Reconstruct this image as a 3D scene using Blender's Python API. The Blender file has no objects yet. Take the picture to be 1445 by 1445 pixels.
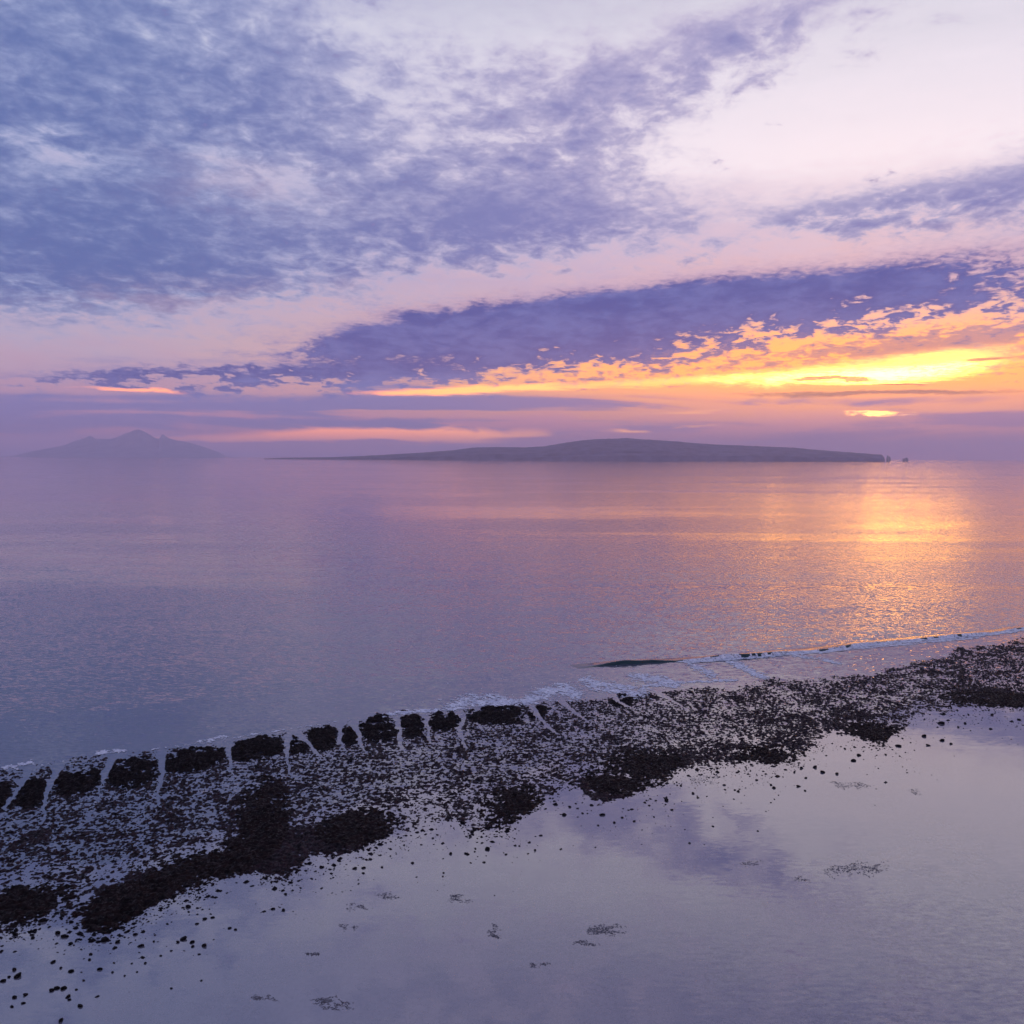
import bpy, math, random
import numpy as np
from mathutils import Matrix, Vector

random.seed(7)
rng = np.random.default_rng(11)
scene = bpy.context.scene
COL = scene.collection

# ------------------------------------------------------------------ camera
CAM_H = 50.0
F = 1449.0                       # focal length in photograph pixels (1445 px square)
PITCH = math.atan((722.5 - 644.5) / F)
ROLL = math.radians(0.22)
cam_data = bpy.data.cameras.new('camera')
cam = bpy.data.objects.new('camera', cam_data)
COL.objects.link(cam)
cam_data.sensor_fit = 'HORIZONTAL'
cam_data.angle = 2 * math.atan(722.5 / F)
cam_data.clip_start = 0.5
cam_data.clip_end = 200000
CAM_R = Matrix.Rotation(math.radians(90) - PITCH, 3, 'X') @ Matrix.Rotation(ROLL, 3, 'Z')
cam.matrix_world = Matrix.Translation((0, 0, CAM_H)) @ CAM_R.to_4x4()
scene.camera = cam

def pdir(px, py):
    return (CAM_R @ Vector(((px - 722.5) / F, -(py - 722.5) / F, -1.0))).normalized()
def azel(px, py):
    d = pdir(px, py)
    return math.degrees(math.atan2(d.x, d.y)), math.degrees(math.asin(d.z))
def G(px, py, z=0.0):
    d = pdir(px, py)
    t = (z - CAM_H) / d.z
    return Vector((d.x * t, d.y * t, z))
def PX(x, y, z=0.0):
    """where a ground point (numpy arrays) falls in the photograph; used for laying out the map of the reef"""
    Mi = np.array(CAM_R.transposed())
    dx, dy, dz = x, y, z - CAM_H
    cx = Mi[0, 0] * dx + Mi[0, 1] * dy + Mi[0, 2] * dz
    cy = Mi[1, 0] * dx + Mi[1, 1] * dy + Mi[1, 2] * dz
    cz = Mi[2, 0] * dx + Mi[2, 1] * dy + Mi[2, 2] * dz
    return 722.5 + F * cx / -cz, 722.5 - F * cy / -cz

SUN_AZ, SUN_EL = azel(1232, 545)

# ------------------------------------------------------------------ node helpers
def lin(c):
    c = c / 255.0
    return c / 12.92 if c <= 0.04045 else ((c + 0.055) / 1.055) ** 2.4
def S(r, g, b, k=1.0):
    return (lin(r) * k, lin(g) * k, lin(b) * k, 1.0)

class NT:
    def __init__(self, tree):
        self.t = tree
        tree.nodes.clear()
    def new(self, typ):
        return self.t.nodes.new(typ)
    def put(self, sock, v):
        if isinstance(v, bpy.types.NodeSocket):
            self.t.links.new(v, sock)
        else:
            sock.default_value = v
    def m(self, op, a, b=None, c=None, clamp=False):
        n = self.new('ShaderNodeMath'); n.operation = op; n.use_clamp = clamp
        self.put(n.inputs[0], a)
        if b is not None: self.put(n.inputs[1], b)
        if c is not None: self.put(n.inputs[2], c)
        return n.outputs[0]
    def add(self, a, b): return self.m('ADD', a, b)
    def sub(self, a, b): return self.m('SUBTRACT', a, b)
    def mul(self, a, b): return self.m('MULTIPLY', a, b)
    def mad(self, a, b, c): return self.m('MULTIPLY_ADD', a, b, c)
    def ss(self, v, lo, hi, a=0.0, b=1.0):
        n = self.new('ShaderNodeMapRange'); n.interpolation_type = 'SMOOTHSTEP'
        self.put(n.inputs[0], v); self.put(n.inputs[1], lo); self.put(n.inputs[2], hi)
        n.inputs[3].default_value = a; n.inputs[4].default_value = b
        return n.outputs[0]
    def vec(self, x, y, z=0.0):
        n = self.new('ShaderNodeCombineXYZ')
        for i, v in enumerate((x, y, z)): self.put(n.inputs[i], v)
        return n.outputs[0]
    def sep(self, v):
        n = self.new('ShaderNodeSeparateXYZ'); self.put(n.inputs[0], v); return n.outputs
    def vm(self, op, a, b=None, scale=None):
        n = self.new('ShaderNodeVectorMath'); n.operation = op
        self.put(n.inputs[0], a)
        if b is not None: self.put(n.inputs[1], b)
        if scale is not None: self.put(n.inputs['Scale'], scale)
        return n.outputs[0]
    def noise(self, v, scale, detail=4, rough=0.55, dist=0.0, color=False, dim='3D'):
        n = self.new('ShaderNodeTexNoise'); n.noise_dimensions = dim
        if v is not None: self.put(n.inputs['Vector'], v)
        n.inputs['Scale'].default_value = scale; n.inputs['Detail'].default_value = detail
        n.inputs['Roughness'].default_value = rough; n.inputs['Distortion'].default_value = dist
        return n.outputs['Color'] if color else n.outputs[0]
    def mix(self, f, a, b, mode='MIX'):
        n = self.new('ShaderNodeMix'); n.data_type = 'RGBA'; n.blend_type = mode
        n.clamp_factor = True
        self.put(n.inputs[0], f); self.put(n.inputs[6], a); self.put(n.inputs[7], b)
        return n.outputs[2]
    def ramp(self, f, stops):
        n = self.new('ShaderNodeValToRGB')
        el = n.color_ramp.elements
        while len(el) > 1: el.remove(el[-1])
        el[0].position = stops[0][0]; el[0].color = stops[0][1]
        for p, c in stops[1:]:
            e = el.new(p); e.color = c
        self.put(n.inputs[0], f)
        return n.outputs[0]
    def gauss(self, p, ca, ce, wa, we, rot=0.0):
        """soft elliptical lobe about the direction (ca, ce), degrees; p holds (azimuth, elevation, 0)"""
        if rot:
            n = self.new('ShaderNodeMapping'); n.vector_type = 'TEXTURE'
            n.inputs['Location'].default_value = (ca, ce, 0); n.inputs['Rotation'].default_value = (0, 0, rot)
            n.inputs['Scale'].default_value = (wa, we, 1.0)
            self.put(n.inputs['Vector'], p); q = n.outputs[0]
        else:
            n = self.new('ShaderNodeVectorMath'); n.operation = 'MULTIPLY_ADD'
            self.put(n.inputs[0], p); n.inputs[1].default_value = (1 / wa, 1 / we, 0)
            n.inputs[2].default_value = (-ca / wa, -ce / we, 0); q = n.outputs[0]
        dt = self.new('ShaderNodeVectorMath'); dt.operation = 'DOT_PRODUCT'
        self.put(dt.inputs[0], q); self.put(dt.inputs[1], q)
        return self.m('POWER', 0.3678794, dt.outputs['Value'])

# ------------------------------------------------------------------ world: dusk sky with cloud layers
world = bpy.data.worlds.new('World')
scene.world = world
world.use_nodes = True
W = NT(world.node_tree)
PPD = 0.0395                                   # degrees per photograph pixel near the centre

def build_sky():
    tc = W.new('ShaderNodeTexCoord').outputs['Generated']
    D = W.vm('NORMALIZE', tc)
    dx, dy, dz = W.sep(D)
    dz = W.m('ABSOLUTE', dz)
    az = W.mul(W.m('ARCTAN2', dx, dy), 180 / math.pi)
    el = W.mul(W.m('ARCSINE', dz), 180 / math.pi)
    # cloud sheet seen in perspective: position on a curved layer overhead
    inv = W.m('DIVIDE', 1.0, W.add(dz, 0.14))
    P = W.vec(W.mul(dx, inv), W.mul(dy, inv), 0.0)
    big = W.noise(P, 1.7, 4, 0.55, 0.4, dim='2D')          # 0..1
    Pr = W.new('ShaderNodeMapping'); Pr.inputs['Rotation'].default_value = (0, 0, math.radians(-35))
    Pr.inputs['Scale'].default_value = (1.0, 0.72, 1.0); W.put(Pr.inputs['Vector'], P)
    fine = W.noise(Pr.outputs[0], 13.0, 6, 0.58, 0.30, dim='2D')
    cell = W.noise(P, 34.0, 3, 0.55, 0.3, dim='2D')
    # low streaky stratus: long along the horizon
    Q = W.vec(W.mul(az, 0.050), W.mad(az, 0.012, W.mul(el, 0.75)), 0.0)
    streak = W.noise(Q, 1.0, 6, 0.60, 0.6, dim='2D')
    R = W.vec(W.mul(az, 0.30), W.mul(el, 0.80), 0.0)
    puff = W.noise(R, 1.0, 7, 0.60, 0.30, dim='2D')
    b0 = W.sub(big, 0.5); f0 = W.sub(fine, 0.5); s0 = W.sub(streak, 0.5); p0 = W.sub(puff, 0.5); c0 = W.sub(cell, 0.5)
    # domain warp so that laid-out cloud masses get cloudy outlines
    aw = W.mad(p0, 6.0, W.mad(b0, 9.0, az))
    ew = W.mad(f0, 1.8, W.mad(p0, 2.6, el))
    pw = W.vec(aw, ew); pc = W.vec(az, el)

    def lobes(lst, p=pw, start=0.0):
        acc = start
        for px, py, rx, ry, rot, amp in lst:
            ca, ce = azel(px, py)
            g = W.gauss(p, ca, ce, rx * PPD, ry * PPD, math.radians(rot))
            acc = W.mad(g, amp, acc)
        return acc

    # ---- clear backdrop: sunward and far-from-sun colours by elevation
    t = W.m('DIVIDE', W.mad(p0, 2.0, W.mad(s0, 1.5, el)), 44.0)
    def d(e): return e / 44.0
    cool = W.ramp(t, [(0, S(176, 140, 196)), (d(1.4), S(222, 156, 186)), (d(3), S(206, 162, 188)),
                      (d(6), S(202, 180, 202)), (d(10), S(190, 178, 209)), (d(15), S(196, 190, 220)),
                      (d(21), S(216, 216, 233)), (d(27), S(150, 158, 200)), (d(42), S(100, 114, 165))])
    warm = W.ramp(t, [(0, S(196, 138, 182)), (d(1.6), S(216, 150, 176)), (d(2.8), S(240, 166, 142)),
                      (d(4.4), S(255, 174, 84, 1.45)), (d(6.0), S(252, 182, 118, 1.05)), (d(7.6), S(230, 178, 176)), (d(9.3), S(194, 172, 206)),
                      (d(12), S(204, 188, 217)), (d(15.5), S(238, 228, 240, 1.08)), (d(19), S(232, 226, 240, 1.03)), (d(22), S(218, 216, 232)),
                      (d(28), S(150, 150, 190)), (d(42), S(100, 110, 160))])
    sunward = W.ss(W.m('ABSOLUTE', W.sub(aw, SUN_AZ)), 9.0, 42.0, 1.0, 0.0)
    base = W.mix(sunward, cool, warm)
    # physical clear sky tints the gaps
    nish = W.new('ShaderNodeTexSky'); nish.sky_type = 'NISHITA'; nish.sun_disc = False
    nish.sun_elevation = math.radians(SUN_EL); nish.sun_rotation = math.radians(SUN_AZ)
    nish.dust_density = 3.0; nish.air_density = 1.2
    base = W.mix(0.012, base, nish.outputs[0], 'MIX')
    glow = W.gauss(pc, SUN_AZ, SUN_EL + 0.9, 17.0, 2.2)
    base = W.mix(W.mul(glow, 0.72), base, S(255, 152, 42, 2.6))

    # ---- upper broken altocumulus: optical thickness, then colour by thickness
    cov = lobes([(20, 150, 300, 300, 0, 0.80), (420, 330, 460, 90, 6, 0.34), (600, 210, 300, 140, 0, 0.22),
                 (800, 200, 130, 110, 0, 0.36), (790, 318, 260, 40, 2, 0.42), (1010, 62, 200, 48, 15, 0.70),
                 (1430, 262, 200, 44, 6, 0.66), (1190, 292, 150, 16, 3, 0.30), (160, 400, 330, 46, 4, 0.34), (400, 90, 140, 100, -35, 0.25),
                 (1150, 180, 240, 80, 8, -0.50), (1400, 90, 190, 90, 0, -0.30), (640, 10, 270, 60, 0, -0.22),
                 (330, 462, 330, 50, 0, -0.30), (900, 385, 330, 20, 4, -0.30), (1250, 345, 230, 20, 6, -0.25),
                 (15, 220, 60, 34, 0, -0.35), (350, 245, 110, 34, -10, -0.26), (640, 390, 140, 22, 0, -0.2)],
                start=0.30)
    tex = W.mad(f0, 1.1, W.mul(b0, 0.8))
    tex = W.mad(p0, 0.9, tex); tex = W.mad(c0, 0.42, tex)
    tau = W.ss(W.add(cov, tex), -0.10, 1.55)
    tau = W.mul(tau, W.ss(el, 3.5, 9.0))
    left = W.ss(az, -24.0, 8.0)
    thin = W.mix(left, S(170, 180, 218), S(208, 196, 222))
    thick = W.mix(left, S(84, 108, 170), S(128, 130, 188))
    ucol = W.mix(W.ss(tau, 0.10, 1.05), thin, thick)
    sky = W.mix(W.mul(W.ss(tau, 0.0, 0.55), 0.96), base, ucol)
    # pink light on thin cloud low in the high sheet
    pk = lobes([(760, 388, 330, 20, 4, 0.6), (1200, 348, 260, 18, 5, 0.65), (330, 425, 200, 18, 0, 0.4), (330, 250, 110, 34, 0, 0.25), (60, 450, 160, 14, 0, 0.3)])
    pk = W.mul(W.mul(pk, 0.5), W.ss(W.mad(streak, 0.6, puff), 0.60, 0.95))
    sky = W.mix(pk, sky, S(246, 192, 188))

    # ---- the long dark bank climbing to the right
    bank = lobes([(1010, 432, 340, 44, 5, 0.95), (640, 480, 240, 44, 4, 0.95), (1400, 385, 240, 52, 8, 0.30),
                  (300, 532, 330, 15, 1, 0.70), (860, 500, 140, 26, 0, 0.40), (1330, 436, 200, 22, 3, 0.32)])
    rag = W.gauss(pc, *azel(1250, 470), 420 * PPD, 60 * PPD, math.radians(6))
    bt = W.mad(p0, 1.1, W.mad(f0, 1.2, W.mul(c0, 0.55)))
    bk = W.sub(W.mad(bt, W.mad(rag, 0.85, 0.50), bank), W.mul(rag, 0.10))
    bk = W.ss(bk, 0.05, 0.90)
    lump = W.ss(W.mad(f0, 0.9, W.mad(streak, 0.45, puff)), 0.50, 1.05)
    bcol = W.mix(lump, S(66, 80, 158), S(106, 112, 180))
    bcol = W.mix(W.ss(bk, 0.85, 0.35), bcol, W.mix(sunward, S(160, 148, 196), S(198, 160, 186)))
    bcol = W.mix(W.mul(glow, 0.28), bcol, S(150, 110, 160))
    sky = W.mix(W.mul(W.ss(bk, 0.0, 0.8), 0.95), sky, bcol)
    # cloudlets torn off below the bank, mauve against the gold
    reg = lobes([(1150, 500, 330, 34, 2, 0.62), (760, 540, 240, 16, 2, 0.5), (1400, 480, 160, 40, 3, 0.55)], p=pc)
    cl = W.ss(W.add(reg, W.mad(f0, 1.7, W.mad(c0, 0.8, W.mul(p0, 0.8)))), 0.42, 0.85)
    sky = W.mix(W.mul(cl, 0.72), sky, W.mix(glow, S(150, 130, 180), S(206, 140, 138)))

    # ---- thin strips of stratus close to the horizon
    ps = W.vec(az, W.mad(s0, 1.3, el))
    st_cov = lobes([(240, 570, 460, 20, 1, 0.62), (720, 566, 330, 8, 1, 0.42), (560, 596, 280, 5, 0, 0.55), (1330, 562, 330, 9, 0, 0.34),
                    (40, 590, 140, 18, 0, 0.5), (640, 642, 900, 12, 0, 0.25), (960, 604, 330, 9, 0, 0.30), (1250, 622, 320, 24, 0, 0.55), (1150, 572, 330, 7, 0, 0.40), (1400, 590, 200, 12, 0, 0.4)], p=ps)
    st = W.ss(W.mad(p0, 0.6, W.mad(s0, 2.3, st_cov)), 0.10, 0.60)
    st = W.mul(st, W.ss(el, 3.6, 6.0, 1.0, 0.0))
    scol = W.mix(W.ss(az, -10.0, 20.0), S(126, 130, 194), S(196, 148, 186))
    sky = W.mix(W.mul(st, 0.88), sky, scol)

    # ---- lit gaps: places where the sun gets through
    e2 = W.mad(s0, 1.0, W.mad(p0, 0.45, el))
    a2 = W.mad(p0, 5.0, az)
    p2 = W.vec(a2, e2)
    og = lobes([(560, 612, 185, 9, 0, 1.5), (640, 549, 130, 6, 2, 1.0), (190, 553, 120, 4, 0, 0.8), (900, 608, 60, 4, 0, 0.7),
                (960, 541, 210, 9, 2, 0.85), (300, 617, 120, 5, 0, 0.5), (1000, 602, 40, 3, 0, 0.6), (1000, 582, 200, 5, 2, 0.5)], p=p2)
    og = W.ss(W.mad(s0, 0.9, og), 0.28, 0.95)
    ocol = W.mix(W.ss(az, -12.0, 12.0), S(255, 146, 70, 3.6), S(255, 166, 62, 4.0))
    sky = W.mix(W.mul(og, 0.92), sky, ocol)
    yg = lobes([(1230, 524, 170, 17, 3, 1.0), (1330, 506, 110, 12, 8, 0.45), (1090, 535, 130, 8, 0, 0.4)], p=p2)
    yg = W.ss(W.mul(yg, W.mad(c0, 0.9, W.mad(p0, 1.6, 1.0))), 0.16, 1.0)
    sky = W.mix(yg, sky, S(255, 180, 80, 4.2))
    wg = lobes([(1200, 531, 150, 9, 1, 1.0), (1325, 520, 80, 8, 6, 0.55), (1236, 585, 40, 3.6, 0, 0.62)], p=p2)
    wg = W.ss(W.mul(wg, W.mad(c0, 1.2, W.mad(p0, 1.2, W.mad(s0, 1.2, 1.0)))), 0.10, 1.35)
    sky = W.mix(wg, sky, S(255, 168, 60, 30.0))
    # dark wisps in front of the bright gap
    wi = lobes([(1140, 536, 40, 2.4, 0, 1.0), (1205, 536, 32, 2.2, -2, 1.0), (1280, 541, 54, 2.2, 0, 1.0), (1400, 508, 60, 4, 3, 0.8), (1240, 558, 230, 4.5, 0, 0.85)], p=p2)
    wi = W.ss(W.mad(c0, 0.4, wi), 0.3, 0.8)
    sky = W.mix(W.mul(wi, 0.92), sky, S(226, 148, 100))

    boost = W.new('ShaderNodeMix'); boost.data_type = 'RGBA'; boost.blend_type = 'MULTIPLY'
    boost.inputs[0].default_value = 1.0
    W.put(boost.inputs[6], sky); boost.inputs[7].default_value = (10, 10, 10, 1)
    bg = W.new('ShaderNodeBackground'); W.put(bg.inputs[0], boost.outputs[2]); bg.inputs[1].default_value = 0.1
    out = W.new('ShaderNodeOutputWorld'); W.put(out.inputs[0], bg.outputs[0])
build_sky()
world.cycles.sampling_method = 'MANUAL'
world.cycles.sample_map_resolution = 512
scene.cycles.use_adaptive_sampling = True
scene.cycles.adaptive_threshold = 0.02
scene.cycles.max_bounces = 4
scene.cycles.volume_bounces = 2

# ------------------------------------------------------------------ sun (behind cloud, soft)
sun_data = bpy.data.lights.new('sun', 'SUN')
sun_data.energy = 0.0015
sun_data.angle = math.radians(6)
sun_data.color = (1.0, 0.55, 0.22)
sun = bpy.data.objects.new('sun', sun_data)
COL.objects.link(sun)
sa, se = math.radians(SUN_AZ), math.radians(SUN_EL)
sun_dir = Vector((math.sin(sa) * math.cos(se), math.cos(sa) * math.cos(se), math.sin(se)))
sun.rotation_euler = sun_dir.to_track_quat('Z', 'Y').to_euler()
sun.location = sun_dir * 300

# ------------------------------------------------------------------ exposure
vs = scene.view_settings
vs.view_transform = 'Standard'; vs.look = 'None'; vs.exposure = 0.0; vs.gamma = 1.0
vs.use_curve_mapping = False

# ------------------------------------------------------------------ numpy noise
def perlin(x, y, seed=0):
    xi = np.floor(x).astype(np.int64); yi = np.floor(y).astype(np.int64)
    xf = x - xi; yf = y - yi
    def grad(ix, iy):
        h = (ix * 374761393 + iy * 668265263 + seed * 974711) & 0xffffffff
        h = ((h ^ (h >> 13)) * 1274126177) & 0xffffffff
        h = (h ^ (h >> 16)) & 0xffff
        a = h * (2 * math.pi / 65536.0)
        return np.cos(a), np.sin(a)
    u = xf * xf * xf * (xf * (xf * 6 - 15) + 10); v = yf * yf * yf * (yf * (yf * 6 - 15) + 10)
    def dot(ix, iy, fx, fy):
        gx, gy = grad(ix, iy); return gx * fx + gy * fy
    n00 = dot(xi, yi, xf, yf); n10 = dot(xi + 1, yi, xf - 1, yf)
    n01 = dot(xi, yi + 1, xf, yf - 1); n11 = dot(xi + 1, yi + 1, xf - 1, yf - 1)
    return ((n00 * (1 - u) + n10 * u) * (1 - v) + (n01 * (1 - u) + n11 * u) * v) * 1.5
def fbm(x, y, wl, octaves=4, gain=0.55, seed=0):
    r = np.zeros_like(x); a = 1.0; s = 0.0
    for o in range(octaves):
        r += a * perlin(x / wl + 13.7 * o, y / wl - 7.1 * o, seed + o); s += a * a
        wl *= 0.5; a *= gain
    return r / math.sqrt(s)
def smooth(v, lo, hi):
    t = np.clip((v - lo) / (hi - lo), 0, 1); return t * t * (3 - 2 * t)

# ------------------------------------------------------------------ object helpers
def mesh_np(name, verts, faces, mat, parent=None, smooth_shade=True):
    me = bpy.data.meshes.new(name)
    verts = np.asarray(verts, dtype=np.float32)
    faces = np.asarray(faces, dtype=np.int32)
    n, k = faces.shape
    me.vertices.add(len(verts)); me.vertices.foreach_set('co', verts.ravel())
    me.loops.add(n * k); me.loops.foreach_set('vertex_index', faces.ravel())
    me.polygons.add(n)
    me.polygons.foreach_set('loop_start', np.arange(0, n * k, k, dtype=np.int32))
    me.update(calc_edges=True); me.validate()
    if smooth_shade: me.polygons.foreach_set('use_smooth', np.ones(len(me.polygons), dtype=bool))
    me.materials.append(mat)
    o = bpy.data.objects.new(name, me); COL.objects.link(o)
    if parent: o.parent = parent
    return o
def submesh(verts, faces):
    used, invi = np.unique(faces, return_inverse=True)
    return verts[used], invi.reshape(faces.shape)
def tag(o, label, cat, group=None):
    o['label'] = label; o['category'] = cat
    if group: o['group'] = group
    return o
def structure(o, label=None):
    o['kind'] = 'structure'
    if label: o['label'] = label
    return o

def new_mat(name):
    m = bpy.data.materials.new(name); m.use_nodes = True
    return m, NT(m.node_tree)
def principled(N, color, rough, ior=1.45, normal=None, spec=None):
    b = N.new('ShaderNodeBsdfPrincipled')
    N.put(b.inputs['Base Color'], color); N.put(b.inputs['Roughness'], rough)
    b.inputs['IOR'].default_value = ior
    if normal is not None: N.put(b.inputs['Normal'], normal)
    o = N.new('ShaderNodeOutputMaterial'); N.put(o.inputs[0], b.outputs[0])
    return b

# ------------------------------------------------------------------ materials
def sea_material(name, body, calm):
    m, N = new_mat(name)
    pos = N.new('ShaderNodeNewGeometry').outputs['Position']
    x, y, z = N.sep(pos)
    dist = N.m('SQRT', N.mad(x, x, N.mul(y, y)))
    # ripples: slope field, crests lying across the view of the open sea
    v1 = N.vec(N.mul(x, 0.38), N.mul(y, 1.0), 0.0)
    s1 = N.vm('SUBTRACT', N.noise(v1, 1.7, 3, 0.6, 0.3, color=True), (0.5, 0.5, 0.5))
    v2 = N.vec(N.mul(x, 0.35), N.mul(y, 1.0), 5.0)
    s2 = N.vm('SUBTRACT', N.noise(v2, 0.22, 3, 0.55, 0.4, color=True), (0.5, 0.5, 0.5))
    v3 = N.vec(N.mul(x, 0.30), N.mul(y, 1.0), 9.0)
    slick = N.ss(N.noise(v3, 0.006, 4, 0.6, 0.8), 0.36, 0.60, 0.35, 1.0)     # calmer lanes
    v4 = N.vec(N.mul(x, 0.18), N.mul(y, 1.0), 2.0)
    s3 = N.vm('SUBTRACT', N.noise(v4, 0.012, 3, 0.6, 0.5, color=True), (0.5, 0.5, 0.5))
    a1, a2, a3 = (0.56, 0.09, 0.02) if not calm else (0.012, 0.012, 0.0)
    far = N.ss(dist, 260.0, 1100.0, 1.0, 0.50)
    shore = N.ss(N.mad(x, -SHORE[0], N.mad(y, SHORE[1], -SHORE[2])), -2.0, 9.0, 0.5, 1.0)   # shallows over the reef lie calmer
    far = N.mul(far, shore)
    if calm:
        a1 = N.mad(N.mul(N.ss(N.mad(y, -0.35, x), -35.0, 25.0), N.ss(dist, 95.0, 165.0, 1.0, 0.0)), 0.085, 0.014)
    sl = N.vm('SCALE', s1, scale=N.mul(N.mul(slick, far), a1) if not calm else a1)
    sl = N.vm('ADD', sl, N.vm('SCALE', s2, scale=N.mul(far, a2) if not calm else a2))
    if not calm: sl = N.vm('ADD', sl, N.vm('SCALE', s3, scale=N.mul(far, a3)))
    sx, sy, sz = N.sep(sl)
    nrm = N.vm('NORMALIZE', N.vec(N.mul(sx, 1.7), sy, 1.0))
    return m, N, pos, x, y, dist, nrm

def make_sea():
    m, N, pos, x, y, dist, nrm = sea_material('sea_water', None, False)
    tint = N.mix(N.ss(N.noise(N.vec(N.mul(x, 0.3), y, 0.0), 0.004, 3, 0.6), 0.35, 0.7), (0.060, 0.068, 0.105, 1), (0.072, 0.076, 0.115, 1))
    principled(N, tint, 0.05, 2.5, nrm)
    return m
def make_lagoon():
    m, N, pos, x, y, dist, nrm = sea_material('lagoon_water', None, True)
    # pale sand seen through shallow water, weed-grained toward the near right
    grain = N.noise(N.vec(N.mul(x, 1.0), N.mul(y, 0.7), 0.0), 2.2, 5, 0.75)
    blot = N.noise(N.vec(x, N.mul(y, 0.8), 4.0), 0.33, 5, 0.65, 0.6)
    zone = N.noise(pos, 0.045, 4, 0.6, 0.8)
    right = N.ss(N.add(N.mul(x, 1.0), N.mul(y, -0.35)), -55.0, 15.0)
    sand = N.mix(N.mad(zone, 0.6, N.mul(blot, 0.5)), (0.075, 0.080, 0.102, 1), (0.195, 0.182, 0.212, 1))
    spots = N.ss(N.mad(blot, 0.6, N.mul(grain, 0.4)), 0.52, 0.68)
    sand = N.mix(N.mul(spots, 0.45), sand, (0.045, 0.045, 0.060, 1))
    weed = N.mul(N.ss(grain, 0.44, 0.62), N.mad(N.mul(N.ss(zone, 0.36, 0.60), right), 0.85, 0.15))
    col = N.mix(N.mul(weed, 0.85), sand, (0.018, 0.020, 0.030, 1))
    b = principled(N, col, 0.03, 3.1, nrm); b.inputs['Specular Tint'].default_value = (0.97, 0.94, 1.0, 1)
    return m
def make_reef(name, a, b, rough=0.55, spec=0.08):
    m, N = new_mat(name)
    pos = N.new('ShaderNodeNewGeometry').outputs['Position']
    c = N.mix(N.ss(N.noise(pos, 1.1, 5, 0.65), 0.35, 0.68), a, b)
    r = N.ss(N.noise(pos, 2.3, 3, 0.6), 0.35, 0.65, rough - 0.2, rough + 0.25)
    bp = N.new('ShaderNodeBump'); bp.inputs['Strength'].default_value = 0.8; bp.inputs['Distance'].default_value = 0.15
    N.put(bp.inputs['Height'], N.noise(pos, 5.0, 4, 0.65))
    b = principled(N, c, r, 1.33, bp.outputs[0]); b.inputs['Specular IOR Level'].default_value = spec
    return m
def make_plain(name, a, b, scale, rough=0.9, ior=1.3):
    m, N = new_mat(name)
    pos = N.new('ShaderNodeNewGeometry').outputs['Position']
    principled(N, N.mix(N.ss(N.noise(pos, scale, 5, 0.6), 0.3, 0.7), a, b), rough, ior)
    return m

def make_foam():
    m, N = new_mat('sea_foam')
    pos = N.new('ShaderNodeNewGeometry').outputs['Position']
    lace = N.noise(pos, 1.3, 5, 0.72, 0.9)
    b = principled(N, N.mix(N.ss(N.noise(pos, 0.6, 3, 0.6), 0.35, 0.65), (0.62, 0.64, 0.74, 1), (0.90, 0.90, 0.94, 1)), 0.6, 1.33)
    N.put(b.inputs['Alpha'], N.ss(lace, 0.30, 0.54, 0.12, 1.0))
    return m
_a, _b = G(900, 937), G(1445, 888)
_d = Vector((_b.x - _a.x, _b.y - _a.y)).normalized()
SHORE = (_d.y, _d.x, -_d.y * _a.x + _d.x * _a.y)
M_sea = make_sea()
M_lagoon = make_lagoon()
M_reef = make_reef('reef_weed', (0.005, 0.0024, 0.003, 1), (0.034, 0.015, 0.018, 1), 0.45, 0.18)
M_spur = make_reef('spur_weed', (0.003, 0.0016, 0.0018, 1), (0.014, 0.008, 0.007, 1), 0.6, 0.10)
M_mat = make_reef('brown_weed', (0.003, 0.0014, 0.0014, 1), (0.022, 0.010, 0.008, 1), 0.5, 0.12)
M_rock = make_reef('wet_rock', (0.004, 0.003, 0.004, 1), (0.012, 0.009, 0.010, 1), 0.6)
M_weed = make_plain('loose_weed', (0.085, 0.075, 0.085, 1), (0.15, 0.135, 0.15, 1), 1.5, 0.7)
M_foam = make_foam()
M_wave = make_plain('wave_water', (0.008, 0.030, 0.034, 1), (0.014, 0.045, 0.05, 1), 0.4, 0.12, 1.34)
M_island = make_plain('island_scrub_hazed', (0.040, 0.036, 0.06, 1), (0.17, 0.15, 0.21, 1), 0.005)  # scrub tone with the purple cast of distance haze mixed into the colour
M_cliff = make_plain('limestone', (0.22, 0.20, 0.21, 1), (0.36, 0.33, 0.34, 1), 0.01)
M_mount = make_plain('volcano_slope_hazed', (0.34, 0.36, 0.48, 1), (0.52, 0.52, 0.62, 1), 0.0025)  # pale blue of far haze painted into the slope colour

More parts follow.
